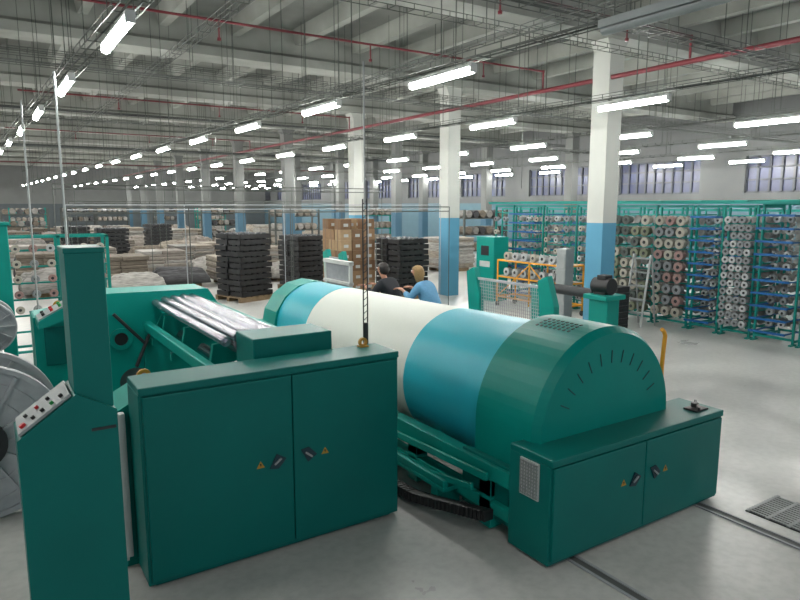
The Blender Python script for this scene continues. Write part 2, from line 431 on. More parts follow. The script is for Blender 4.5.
pipe([(.88,9.05,0),(.88,9.05,4.1)],.014,GREYP,"thin grey conduit running from the floor up to the ceiling lamp",name='conduit',cat='conduit')
pipe([(.66,11.8,0),(.66,11.8,4.1)],.014,GREYP,"thin grey conduit running up to the ceiling lamp",name='conduit',cat='conduit')

# ---------------------------------------------------------------- beaming unit
bu=thing('beaming_unit',(1.5,6.2,0),"teal beaming machine with steel rollers between two side frames","beaming machine")
rb=wpos(bu)
part('side_frame',MB().prism([(.62,0),(2.4,0),(2.4,1.2),(1.5,1.25),(.9,1.25),(.62,1.1)],'y',4.52,4.95),TEAL,bu,.02,root=rb)
part('top_box',MB().box(1.64,2.3,4.55,4.95,1.2,1.5),TEALC,bu,.01,root=rb)
ff=MB().prism([(.36,.0),(2.3,.0),(2.3,1.3),(2.15,1.54),(.95,1.56),(.8,1.42),(.36,1.36)],'y',7.42,7.95)
part('side_frame',ff,TEAL,bu,.02,root=rb)
part('side_frame_ring',MB().ring((1.18,7.4,1.05),(1.18,7.43,1.05),.12,.07).cyl((1.18,7.41,1.05),(1.18,7.425,1.05),.07,mi=1),[TEALM,BLACK],bu,.003,root=rb)
part('inner_plate',MB().prism([(1.4,.3),(2.15,.3),(2.15,1.1),(2.0,1.36),(1.62,1.3),(1.4,.9)],'y',7.36,7.42),TEALM,bu,.008,root=rb)
part('access_panel',MB().box(.45,.95,7.405,7.425,.85,1.25),TEALC,bu,.004,root=rb)
for i,(xx,zz,rr) in enumerate([(1.56,1.42,.04),(1.66,1.445,.04),(1.76,1.455,.04),(1.86,1.46,.04),(1.96,1.455,.04),(1.70,1.33,.045),(1.86,1.34,.045)]):
    part('roller',MB().cyl((xx,4.95,zz),(xx,7.42,zz),rr,n=24).cyl((xx,4.9,zz),(xx,4.97,zz),.02,n=12),STEEL,bu,0,"polished steel roller",root=rb)
part('cross_beam',MB().box(2.06,2.2,4.95,7.42,1.2,1.4),TEAL,bu,.01,root=rb)
part('cross_beam',MB().box(.9,1.1,4.95,7.42,.2,.4),TEAL,bu,.01,root=rb)
part('cross_beam',MB().box(1.42,1.5,4.95,7.42,1.12,1.22),TEALM,bu,.01,root=rb)
for yy in (5.3,6.2,7.0):
    part('bracket',MB().prism([(1.42,1.1),(1.52,1.1),(1.56,1.33),(2.06,1.37),(2.06,1.22),(1.7,1.16),(1.6,1.02),(1.42,1.02)],'y',yy,yy+.05),TEALM,bu,.005,root=rb)
part('guide_tube',MB().cyl((1.1,7.3,1.35),(1.4,7.3,1.0),.018,n=12),DARKM,bu,root=rb)
part('guide_tube',MB().cyl((1.3,7.3,.75),(1.5,7.3,1.2),.02,n=12),DARKM,bu,root=rb)
part('press_roller',MB().cyl((1.3,4.95,.55),(1.3,7.42,.55),.16,n=32),DARKM,bu,root=rb)
part('lower_roller',MB().cyl((1.8,4.95,1.05),(1.8,7.42,1.05),.05,n=20),STEEL,bu,root=rb)
part('light_guard',MB().box(.64,.68,4.5,4.53,.05,1.1).box(.655,.70,4.45,4.52,.1,1.12),WHITEP,bu,.004,"narrow white light-barrier post",root=rb)
cs=MB().prism([(.38,1.3),(.72,1.42),(.72,1.56),(.38,1.38)],'y',7.0,7.45)
co=part('console',cs,TEALM,bu,.008,root=rb)
part('console_panel',MB().add([(.39,7.03,1.388),(.71,7.03,1.557),(.71,7.37,1.557),(.39,7.37,1.388),(.387,7.03,1.398),(.707,7.03,1.567),(.707,7.37,1.567),(.387,7.37,1.398)],
   [(0,1,2,3),(4,7,6,5),(0,4,5,1),(1,5,6,2),(2,6,7,3),(3,7,4,0)]),GREYP,co,0,"light grey button panel",root=rb)
for i in range(4):
    for j in range(2):
        p=Vector((.44+.075*i,7.12+.14*j,1.42+.04*i)); part('button',MB().cyl(p,p+Vector((-.01,0,.03)),.016,n=10),(BLACK,REDB,GRNB,BLACK)[i],co,root=rb)
part('lower_table',MB().box(.55,2.1,5.3,7.2,.03,.18),TEALD,bu,.01,root=rb)
def lug(x,y,z,s=1):
    mb=MB().ring((x,y-.012,z+.05*s),(x,y+.012,z+.05*s),.05*s,.024*s,20)
    mb.box(x-.05*s,x+.05*s,y-.03,y+.03,z,z+.012)
    solo('lifting_lug',mb,YELD,(x,y,z),"small yellow painted lifting eye","lifting eye",0,"yellow lifting eyes")
lug(.88,4.7,1.25); lug(.62,7.7,1.385); lug(2.5,4.40,1.37,.75)
tw=thing('control_tower',(.17,8.6,0),"slim tall teal post next to the beaming machine","machine post")
part('column',MB().box(.10,.24,8.5,8.65,0,2.3).box(.08,.26,8.48,8.67,2.27,2.31),TEALM,tw,.01)
part('foot_plate',MB().box(.02,.32,8.4,8.75,0,.03),TEALM,tw,.0)

def beam(x,y0,y1,z,R_,label):
    wb=thing('warp_beam',(x,y0,0),label,"warp beam","metal warp beams")
    rw=wpos(wb); q=R_/.63
    for yf in (y0,y1):
        f=MB().ring((x,yf-.012,z),(x,yf+.012,z),.6*q,.12*q,56); f.ring((x,yf-.045,z),(x,yf+.03,z),.63*q,.59*q,56)
        for rr in (.5,.36): f.ring((x,yf-.028,z),(x,yf+.02,z),rr*q,(rr-.018)*q,56)
        for a in range(12):
            t=a*math.pi/6; dx,dz=math.cos(t),math.sin(t)
            f.obox((x+dx*.13*q,yf-.026,z+dz*.13*q),(x+dx*.58*q,yf-.026,z+dz*.58*q),.03,.022*q)
        fl=part('flange',f,FLAN,wb,0,"silver ribbed disc flange",root=rw)
        part('hub',MB().ring((x,yf-.07,z),(x,yf+.02,z),.2*q,.1*q,32).cyl((x,yf-.09,z),(x,yf+.02,z),.1*q,n=24),DARKM,fl,0,root=rw)
    part('barrel',MB().cyl((x,y0+.02,z),(x,y1-.02,z),.16*q,n=28).cyl((x,y0-.15,z),(x,y1+.15,z),.06*q,n=16,mi=1),[TEALD,STEEL],wb,root=rw)
    return wb,rw
beam(-.16,5.85,6.5,.635,.63,"empty metal warp beam with large ribbed silver flanges")
wb,rw=beam(-.04,7.75,8.1,1.25,.27,"small metal beam with silver flanges on a teal stand")
part('stand',MB().box(-.12,.04,7.5,7.58,0,1.25).box(-.12,.04,8.27,8.35,0,1.25).box(-.12,.04,7.5,8.35,.1,.2),TEALM,wb,.006,root=rw)

ms=thing('cable_mast',(2.7,4.62,0),"slim dark lattice cable mast rising behind the cabinet","mast")
mb=MB(); mx_=2.7
for dx in (-.02,.02): mb.cyl((mx_+dx,4.7,1.3),(mx_+dx,4.7,2.55),.006,n=8)
for i in range(18): mb.obox((mx_-.02,4.7,1.52+.058*i),(mx_+.02,4.7,1.55+.058*i),.005,.005)
mb.cyl((mx_,4.7,0),(mx_,4.7,1.5),.022,n=10); mb.box(mx_-.06,mx_+.08,4.62,4.78,0,.02)
part('lattice_post',mb,DARKM,ms); part('rod',MB().cyl((mx_,4.7,2.5),(mx_,4.7,3.65),.008,n=8),GREYP,ms)

def gantry(x0,x1,y,z,npost,m=TRAYM,label="long thin metal overhead yarn guide rail on slim posts"):
    mb=MB()
    for dz in (0,-.09): mb.cyl((x0,y,z+dz),(x1,y,z+dz),.010,n=8)
    for i in range(npost):
        x=x0+(x1-x0)*i/(npost-1); mb.cyl((x,y,0),(x,y,z),.009,n=8)
    solo('yarn_guide_rail',mb,m,(x0,y,0),label,"guide rail",0,"overhead guide rails")
gantry(1.1,8.4,11.0,2.46,5); gantry(1.3,9.8,13.2,2.5,5,ALU); gantry(2,10.2,19.3,2.6,5); gantry(3,10.2,24.3,2.55,4); gantry(1.2,8.6,14.1,2.9,4); gantry(2.4,10.2,21.6,3.1,4)

# ---------------------------------------------------------------- safety gates
def plate(par,x,y,root):
    mb=MB().prism([(y-.03,0),(y+.14,0),(y+.3,1.44),(y+.12,1.52),(y-.03,1.1)],'x',x-.05,x+.05)
    part('end_plate',mb,TEALM,par,.01,root=root)
def gate(x,y0,y1):
    t=thing('safety_gate',(x,y0,0),"low teal safety gate with grey wire mesh panel beside the drum","safety gate","safety gates")
    r=wpos(t); plate(t,x,y0,r); plate(t,x,y1-.15,r)
    mb=MB().box(x-.015,x+.015,y0+.1,y1-.08,.3,.33).box(x-.015,x+.015,y0+.1,y1,1.32,1.36)
    n=int((y1-y0)/.05)
    for i in range(n):
        yy=y0+.2+(y1-y0-.3)*i/n; mb.box(x-.004,x+.004,yy,yy+.006,.33,1.32)
    for j in range(19): mb.box(x-.004,x+.004,y0+.2,y1-.08,.36+.05*j,.366+.05*j)
    part('mesh_panel',mb,ALU,t,0,"grey wire mesh",root=r)
gate(6.6,6.2,7.95); gate(6.5,12.1,13.0)
rs=thing('reed_stand',(5.35,10.3,0),"white framed reed stand holding vertical wires at the warping machine","reed stand")
r=wpos(rs)
mb=MB()
for y in (9.8,10.75): mb.box(5.32,5.38,y,y+.05,0,1.5)
mb.box(5.3,5.4,9.8,10.8,1.45,1.52).box(5.3,5.4,9.8,10.8,1.1,1.15).box(5.2,5.5,9.8,9.86,0,.04).box(5.2,5.5,10.74,10.8,0,.04)
part('frame',mb,WHITEP,rs,.004)
mb=MB().box(5.345,5.355,9.85,10.75,1.15,1.17)
for i in range(36): mb.box(5.345,5.355,9.86+i*.025,9.866+i*.025,1.15,1.46)
part('reed',mb,ALU,rs); part('back_board',MB().box(5.36,5.372,9.84,10.76,.6,1.12),GREYP,rs)

# ---------------------------------------------------------------- people
def skinmesh(name,verts,edges,radii,m,par,root=0,sub=2):
    me=bpy.data.meshes.new(name); me.from_pydata(verts,edges,[]); me.materials.append(m)
    o=bpy.data.objects.new(name,me); COL.objects.link(o)
    if par is not None:o.parent=par
    sm=o.modifiers.new('skin','SKIN'); sm.use_smooth_shade=True
    sv=me.skin_vertices[0].data if me.skin_vertices else None
    if sv is None:
        bm=bmesh.new(); bm.from_mesh(me); bm.verts.layers.skin.verify(); bm.to_mesh(me); bm.free(); sv=me.skin_vertices[0].data
    for i,rr in enumerate(radii): sv[i].radius=rr if isinstance(rr,tuple) else (rr,rr)
    for i in range(len(radii)): sv[i].use_root=(i==root)
    s=o.modifiers.new('sub','SUBSURF'); s.levels=sub; s.render_levels=sub
    return o
def person(loc,rz,hair,shirt,label,long=False,up=.14,F=.12,tilt=0):
    V=[];E=[];Rr=[]
    def a(p,r,par=None):
        V.append(p);Rr.append(r)
        if par is not None:E.append((par,len(V)-1))
        return len(V)-1
    U=up
    # torso radii stay well inside the clothing meshes
    pel=a((0,0,.52+U),.10); sp=a((0,.05+F*.3,.74+U),.085,pel); chs=a((0,.11+F*.8,.95+U),.085,sp)
    nb=a((0,.15+F,1.08+U),.05,chs); nk=a((0,.175+F,1.13+U),.048,nb)
    T=tilt
    jw=a((T*.5,.205+F,1.19+U),(.06,.065),nk); hd=a((T,.215+F,1.26+U),(.076,.09),jw); tp=a((T*1.2,.205+F,1.325+U),(.06,.07),hd)
    for s in (-1,1):
        hp=a((s*.1,.06,.51+U),.07,pel); kn=a((s*.15,.43,.47+U*.6),.055,hp); an=a((s*.15,.42,.1),.038,kn); he=a((s*.15,.42,.055),.04,an); to=a((s*.16,.58,.035),.03,he)
        sh=a((s*.165,.12+F*.9,1.02+U),.042,chs); el=a((s*.23,.30+F*.5,.84+U),.036,sh); wr=a((s*.15,.50+F*.5,.95+U),.026,el); q=F*.5-.08; W=-.13+U
        pm=a((s*.14,.64+q,1.10+W),(.036,.018),wr)
        for k,(dx,L) in enumerate(((-.03,.06),(-.01,.07),(.01,.065),(.03,.05))):
            b0=a((s*.14+dx,.69+q,1.105+W),.010,pm); b1=a((s*.14+dx*1.2,.69+q+L*.55,1.10+W),.009,b0); a((s*.14+dx*1.2,.69+q+L,1.075+W),.008,b1)
        t0=a((s*.14-s*.045,.645+q,1.10+W),.011,pm); a((s*.14-s*.06,.685+q,1.085+W),.009,t0)
    e=thing('person',loc,label,"person")
    e.rotation_euler=(0,0,rz)
    skinmesh('body',V,E,Rr,SKIN,e)
    G=F+.002; D=U-.01
    f=MB(); f.add([(-.012+T,.29+G,1.25+D),(.012+T,.29+G,1.25+D),(T,.322+G,1.252+D),(T,.295+G,1.285+D)],[(0,1,2),(0,2,3),(1,3,2),(0,3,1)])
    part('nose',f,SKIN,e,.003,root=(0,0,0))
    for s in (-1,1):
        part('ear',MB().cyl((T+s*.076,.2+G,1.262+D),(T+s*.088,.193+G,1.262+D),.024,n=10),SKIN,e,.003,root=(0,0,0))
        part('eye',MB().cyl((T+s*.03,.285+G,1.283+D),(T+s*.03,.296+G,1.283+D),.011,n=10,mi=0).cyl((T+s*.03,.296+G,1.283+D),(T+s*.03,.2985+G,1.283+D),.006,n=8,mi=1),[EYEW,BLACK],e,root=(0,0,0))
    part('mouth',MB().box(T-.022,T+.022,.27+G,.283+G,1.212+D,1.219+D),LIP,e,.002,root=(0,0,0))
    bm=bmesh.new(); bmesh.ops.create_uvsphere(bm,u_segments=28,v_segments=20,radius=1)
    for v in bm.verts:
        c=v.co.copy()
        zz=c.z*(.094 if c.z>0 else (.2 if long else .12))
        w_=.094 if c.z>0 or not long else .094*(1-.2*c.z*c.z)
        v.co=Vector((T+c.x*w_,.186+G+c.y*.106+(.03*c.z if c.z<0 else 0),1.283+D+zz))
        v.co+=c*noise.noise(Vector((c.x*9,c.y*9,c.z*2)))*.012
        if c.y>.2 and v.co.z<1.305+D: v.co.y=min(v.co.y,.205+G)
    me=bpy.data.meshes.new('hair'); bm.to_mesh(me); bm.free(); me.materials.append(hair)
    for p in me.polygons:p.use_smooth=True
    h=bpy.data.objects.new('hair',me); COL.objects.link(h); h.parent=e
    V2=[(0,.0,.54+U),(0,.05+F*.3,.74+U),(0,.11+F*.8,.95+U),(0,.15+F,1.085+U)]; E2=[(0,1),(1,2),(2,3)]; R2=[(.175,.165),(.16,.15),(.175,.155),(.08,.08)]
    for s in (-1,1):
        i=len(V2); V2+=[(s*.165,.12+F*.9,1.02+U),(s*.23,.30+F*.5,.84+U),(s*.17,.45+F*.5,.92+U)]; E2+=[(2,i),(i,i+1),(i+1,i+2)]; R2+=[.082,.064,.048]
    skinmesh('shirt',V2,E2,R2,shirt,e)
    V3=[(0,0,.52+U)];E3=[];R3=[(.165,.15)]
    for s in (-1,1):
        i=len(V3); V3+=[(s*.1,.06,.51+U),(s*.15,.43,.47+U*.6),(s*.15,.42,.14)]; E3+=[(0,i),(i,i+1),(i+1,i+2)]; R3+=[.11,.085,.066]
    skinmesh('trousers',V3,E3,R3,JEANS,e)
    for s in (-1,1):
        part('shoe',MB().prism([(.36,0),(.62,0),(.63,.05),(.5,.09),(.46,.12),(.36,.12)],'x',s*.155-.05,s*.155+.05),BLACK,e,.015,root=(0,0,0))
    q=Vector(loc); st=thing('stool',(q.x,q.y,0),"low round black work stool under a seated worker","stool")
    sh_=.34+U
    part('seat',MB().cyl((q.x,q.y,sh_),(q.x,q.y,sh_+.045),.17,n=28),BLACK,st,.008,root=q)
    for i in range(4):
        t=i*math.pi/2+.6; part('leg',MB().cyl((q.x+.1*math.cos(t),q.y+.1*math.sin(t),sh_),(q.x+.18*math.cos(t),q.y+.18*math.sin(t),0),.013,n=8),STEEL,st,0,root=q)
person((5.74,8.9,0),math.radians(22),HAIRB,SHIRTB,"dark-haired person in black shirt sitting, turned towards the reed stand",up=.18)
person((6.1,8.28,0),math.radians(22),HAIRY,SHIRTL,"blonde person in light blue jacket sitting and leaning forward",True,up=.16,F=.16,tilt=-.05)

# ---------------------------------------------------------------- creels
def conemesh(name,col,s=1):
    m1=mat(name,col,.8,0,.06,40)
    mb=MB(); mb.cyl((.1*s,0,0),(-.09*s,0,0),.085*s,.115*s,n=18,mi=0); mb.cyl((-.09*s,0,0),(-.1*s,0,0),.115*s,.1*s,n=18); mb.cyl((-.1*s,0,0),(-.115*s,0,0),.042*s,.03*s,n=12,mi=1)
    return mb.mesh('yarn_cone',[m1,DARKM])
CC={'olive':(100,105,86),'cream':(146,143,132),'pink':(130,106,102),'grey':(112,116,118),'dark':(66,74,70),'white':(150,153,153)}
CM={k:conemesh(k+'_yarn',v,.88) for k,v in CC.items()}
CS={k:conemesh(k+'_yarn_small',v,.58) for k,v in CC.items()}
ncone=[0]
LB={'olive':"olive yarn cone on a creel peg",'cream':"cream yarn cone on a creel peg",'pink':"pink yarn cone on a creel peg",'grey':"light grey yarn cone on a creel peg",'dark':"dark green-grey yarn cone on a creel peg",'white':"white yarn cone on a creel peg"}
def cone(loc,kind,group,rz=0,small=False):
    o=bpy.data.objects.new('yarn_cone',(CS if small else CM)[kind]); o.location=loc; o.rotation_euler=(0,0,rz); COL.objects.link(o)
    tag(o,LB[kind],"yarn cone",group); ncone[0]+=1
MIXY=mat('mixed_yarn',(112,112,110),.8,0,.5,3)
def creel(x,y0,y1,h,kinds,blue,rows=7,small=False,sp=.3,single=True):
    t=thing('yarn_creel',(x,y0,0),"tall teal steel creel rack "+("with blue crossbars and yarn cones" if blue else "holding rows of yarn cones"),"creel","yarn creel racks")
    r=wpos(t)
    mb=MB()
    for y in (y0+.015,y1-.05):
        for xx in (x,x+.9): mb.box(xx-.024,xx+.024,y,y+.033,0,h)
        mb.box(x-.023,x+.923,y+.002,y+.031,.05,.09).box(x-.023,x+.923,y+.002,y+.031,h-.05,h-.002)
        mb.box(x-.10,x+.10,y-.01,y+.043,0,.025)
    for xx in (x,x+.9):
        mb.box(xx-.022,xx+.022,y0+.02,y1-.02,h-.052,h-.003); mb.box(xx-.022,xx+.022,y0+.02,y1-.02,.08,.12)
    part('frame',mb,TEALR,t,0,root=r)
    dz=(h-.4)/rows
    for i in range(rows+1 if not blue else 10):
        z=.2+(dz*i if not blue else (h-.45)/9*i)
        mb=MB()
        if blue:
            mb.box(x-.28,x-.25,y0+.05,y1-.05,z,z+.04).box(x-.25,x+.85,y0+.08,y0+.10,z+.0,z+.025).box(x-.25,x+.85,y1-.12,y1-.10,z+.0,z+.025)
        else:
            mb.box(x+.03,x+.06,y0+.03,y1-.03,z-.012,z+.012).box(x+.03,x+.87,y0+.05,y0+.08,z-.012,z+.012)
        part('crossbar',mb,BLUE if blue else TEALR,t,0,root=r)
    if kinds:
        n=max(1,round((y1-y0-.06)/sp))
        bk=MB()
        for i in range(rows):
            z=.2+dz*(i+.5)
            for j in range(n):
                yy=y0+.03+(y1-y0-.06)*(j+.5)/n
                k=random.choice(kinds)
                q=.065 if small else .09
                bk.cyl((x+.5,yy,z),(x+.62,yy,z),q,q*.8,n=8); bk.cyl((x+.75,yy,z),(x+.87,yy,z),q,q*.8,n=8)
                if random.random()<.03 or not single: continue
                cone((x+(.3 if blue else (-.12 if small else -.14)),yy,z),k,"yarn cones on the creels",0,small)
        o=part('yarn_cones',bk,MIXY,t,0,"inner rows of pale yarn cones",root=r); o["kind"]="stuff"
creel(12,4.7,5.5,2.5,['grey','white'],False,12,True,.18,False)
creel(12,5.55,6.3,2.55,['grey','white'],True,10,True,.2)
creel(12,6.34,6.94,2.5,['grey','white','grey'],False,14,True,.15)
creel(12,6.98,7.6,2.5,['grey','white'],True,10,True,.2)
creel(12,7.64,8.42,2.5,['pink','cream','cream','grey','grey'],False,9,False,.25)
creel(12,8.46,9.5,2.5,['olive','cream','dark','olive'],False,9,False,.26)
creel(12,9.54,10.6,2.5,['cream','white','grey'],False,9,True,.3,True)
creel(12,10.64,11.7,2.5,['cream','white','grey'],False,8,True,.35)
creel(12,11.74,12.8,2.5,['grey','white','cream'],True,6,True,.4)
creel(12,12.84,13.6,2.5,['grey','cream'],False,6,True,.4)
mb=MB().box(11.84,11.88,4.6,13.7,2.52,2.57).box(12.98,13.02,4.6,13.7,2.56,2.60)
for yy in [4.7+.9*i for i in range(11)]: mb.box(11.84,13.02,yy,yy+.03,2.555,2.585)
solo('creel_top_rail',mb,TEALR,(11.86,4.6,2.52),"long level teal rail running over the creel racks","rail")
for y in (6.5,8,9.5,11,12.5,14,15.5):
    creel(15.2,y,y+1.4,2.4,['grey'],y in (8,12.5),7,False,.3,False)
t=thing('yarn_creel',(1.1,12.2,0),"low teal creel rack with mixed pale and pink cones","creel"); r=wpos(t)
mb=MB()
for xx in (.3,1.05,1.8):
    for yy in (12.1,12.6): mb.box(xx-.025,xx+.025,yy,yy+.05,0,2.0)
for z in (.1,2.0): mb.box(.3,1.8,12.1,12.15,z-.04,z).box(.3,1.8,12.6,12.65,z-.04,z)
for xx in (.3,1.8): mb.box(xx-.02,xx+.02,12.1,12.65,1.96,2.0)
for i in range(6): mb.box(.3,1.8,12.12,12.15,.4+.27*i,.43+.27*i)
part('frame',mb,TEALR,t,root=r)
for i in range(5):
    for j in range(6): cone((.42+.25*j,12.06,.8+.25*i),random.choice(['pink','cream','white','pink','grey']),"yarn cones on the low creel",math.pi/2,True)

t=thing('yarn_trolley',(11.0,10.9,0),"yellow tubular trolley loaded with white yarn cones","trolley"); r=wpos(t)
mb=MB()
YA,YB=9.8,12.0
for xx in (10.7,11.3):
    for yy in (YA,(YA+YB)/2,YB): mb.cyl((xx,yy,.12),(xx,yy,1.15),.022,n=8)
    for z in (.25,.75,1.15): mb.cyl((xx,YA,z),(xx,YB,z),.022,n=8)
for yy in (YA,YB):
    for z in (.25,.75,1.15): mb.cyl((10.7,yy,z),(11.3,yy,z),.022,n=8)
mb.obox((10.7,YA,.25),(10.7,(YA+YB)/2,1.1),.02,.02).obox((10.7,YB,.25),(10.7,(YA+YB)/2,1.1),.02,.02)
part('frame',mb,YEL,t,root=r); part('deck',MB().box(10.7,11.3,YA,YB,.74,.77),ALU,t,root=r)
part('upper_deck',MB().box(10.7,11.3,YA,YB,1.14,1.16),ALU,t,root=r)
for xx in (10.7,11.3):
    for yy in (YA,YB): part('wheel',MB().cyl((xx-.02,yy,.06),(xx+.02,yy,.06),.06,n=16),BLACK,t,root=r)
for i in range(7): cone((10.86,9.98+.3*i,.872),'white',"cones on the trolley")
for i in range(7): cone((10.86,9.98+.3*i,1.262),'white' if i%3 else 'cream',"cones on the trolley")
t=thing('control_cabinet',(11.3,12.9,0),"teal control cabinet with dark display and buttons","control cabinet"); r=wpos(t)
part('body',MB().box(11.0,11.5,12.5,13.2,0,1.68),TEALM,t,.01,root=r)
part('screen',MB().box(10.99,11.0,12.7,13.0,1.2,1.45),BLACK,t,root=r); part('label_plate',MB().box(10.99,11.0,12.65,13.05,.9,1.05),WHITEP,t,root=r)
t=thing('small_cabinet',(10.2,9.3,0),"narrow grey drawer cabinet standing next to the column","cabinet"); r=wpos(t)
part('body',MB().box(10.05,10.3,9.2,9.45,.05,1.6),GREYP,t,.01,root=r)
part('base_plinth',MB().box(10.07,10.28,9.22,9.43,0,.05),DARKM,t,root=r)
for z in (.5,.85,1.2): part('drawer',MB().box(10.038,10.05,9.22,9.43,z,z+.3),GREYP,t,.003,root=r)
t=thing('beam_drive_stand',(8.9,7.3,0),"teal stand carrying a black motor and grey roller","machine stand"); r=wpos(t)
part('stand_frame',MB().box(8.6,9.1,6.9,7.5,0,.12).box(8.7,9.0,7.0,7.4,.11,.92).box(8.6,9.1,6.95,7.45,.91,.99),TEALM,t,.01,root=r)
part('support_post',MB().box(8.7,8.95,8.6,8.8,0,1.0).box(8.6,9.0,8.55,8.85,0,.05),TEALM,t,.01,root=r)
part('motor',MB().cyl((8.85,7.05,1.13),(8.85,7.4,1.13),.14,n=24).box(8.75,8.95,7.1,7.35,.98,1.06).box(8.76,8.94,7.12,7.3,1.24,1.32),BLACK,t,.008,"black electric motor",root=r)
part('roller',MB().cyl((8.83,7.4,.97),(8.83,8.7,.97),.09,n=24),DARKM,t,root=r)
t=thing('equipment_crate',(9.9,7.75,0),"black equipment crate with ribbed sides near the column","crate"); r=wpos(t)
mb=MB().box(9.7,10.05,7.6,8.0,0.06,1.0)
for i in range(7): mb.box(9.68,9.71,7.62,7.98,.12+.12*i,.17+.12*i); mb.box(9.72,10.03,7.58,7.61,.12+.12*i,.17+.12*i)
part('body',mb,BLACK,t,.006,root=r); part('foot',MB().box(9.7,10.05,7.6,7.67,0,.06),WOOD,t,root=r); part('foot',MB().box(9.7,10.05,7.93,8.0,0,.06),WOOD,t,root=r)
t=thing('step_ladder',(11.3,8.35,0),"light grey folding step ladder in front of the creel","ladder"); r=wpos(t)
for yy in (8.1,8.5):
    part('rail',MB().obox((11.1,yy,0.02),(11.32,yy,1.5),.025,.04),WHITEP,t,root=r)
    part('rear_leg',MB().obox((11.58,yy,0.02),(11.36,yy,1.5),.02,.03),GREYP,t,root=r)
for i in range(5):
    z=.28*(i+1); part('step',MB().box(11.1+.22*z/1.5-.03,11.1+.22*z/1.5+.07,8.1,8.5,z,z+.03),GREYP,t,root=r)

# ---------------------------------------------------------------- pallets, cartons, trays, cloth
def palletmesh(w=1.1,d=1.1):
    mb=MB()
    for i in range(6): mb.box(-w/2+i*(w-.14)/5,-w/2+i*(w-.14)/5+.14,-d/2,d/2,.11,.135)
    for y in (-d/2,-.05,d/2-.1): mb.box(-w/2+.002,w/2-.002,y+.002,y+.098,0,.115)
    return mb.mesh('pallet',WOOD)
PM=palletmesh()
def pallet(x,y,rz=0):
    o=bpy.data.objects.new('pallet',PM); o.location=(x,y,0); o.rotation_euler=(0,0,rz); COL.objects.link(o)
    tag(o,"weathered wooden shipping pallet on the floor","pallet","pallets")
tm=MB(); tm.box(-.5,.5,-.25,.25,0,.02)
for a in (-.5,.47): tm.box(a,a+.03,-.25,.25,.018,.12)
for a in (-.25,.22): tm.box(-.498,.498,a,a+.03,.018,.12)
for i in range(5):
    for j in (-.11,.11): tm.cyl((-.38+.19*i,j,.018),(-.38+.19*i,j,.145),.085,.06,n=12,mi=1)
TM=tm.mesh('yarn_tray',[BLACK,mat('black_bobbin',(44,47,54),.4)])
def traystack(x,y,h,rz=0):
    pallet(x,y,rz); n=int((h-.135)/.155)
    for k in range(n):
        for s in (-.265,.265):
            j=random.uniform(-.03,.03)
            o=bpy.data.objects.new('yarn_tray',TM); o.location=(x-math.sin(rz)*s+j,y+math.cos(rz)*s,.136+.15*k); o.rotation_euler=(0,0,rz+random.uniform(-.015,.015)); COL.objects.link(o)
            tag(o,"black plastic tray of dark bobbins in a tall stack","yarn tray","stacked black yarn trays")
traystack(5.78,16.55,1.85,.3); traystack(8.0,17.7,1.75,.2); traystack(9.55,14.6,1.7,.1); traystack(4.2,27,1.8,.1); traystack(6.9,31.5,1.8,.1); traystack(3.25,30,1.8,.0)
cmm=[]
for cmat in CARDS:
    cm=MB().box(-.17,.17,-.17,.17,0,.28).box(-.172,.172,-.02,.02,.002,.282,1)
    cm.box(-.07,.07,-.172,-.169,.08,.16,2)
    cmm.append(cm.mesh('carton',[cmat,TAPE,WHITEP]))
pallet(8.6,15.9,0)
for k in range(7):
    for i in range(3):
        for j in range(3):
            if k==6 and (i+j)%2: continue
            o=bpy.data.objects.new('carton',random.choice(cmm)); o.location=(8.6-.365+.365*i+random.uniform(-.008,.008),15.9-.365+.365*j+random.uniform(-.008,.008),.137+.284*k); COL.objects.link(o); o.rotation_euler=(0,0,random.uniform(-.02,.02))
            tag(o,"brown cardboard carton with tape on a tall pallet stack","carton","stacked cartons")
pallet(7.3,15.4)
for i in range(2):
    o=bpy.data.objects.new('carton',random.choice(cmm)); o.location=(7.08+.4*i,15.3,.137); COL.objects.link(o); tag(o,"brown cardboard carton on a low pallet","carton","loose cartons")
def clothmat(nm,rgb): return mat(nm,rgb,.95,0,.3,5,.4,stretch=(1,1,6))
clo=[clothmat('grey_cloth',(118,116,112)),clothmat('beige_cloth',(132,124,113)),clothmat('dark_cloth',(62,62,64)),clothmat('pale_grey_cloth',(138,135,130)),clothmat('brown_cloth',(98,90,80)),clothmat('dusty_cloth',(120,113,106))]
CLN=['grey','beige','dark grey','pale grey','brown','dusty brown']
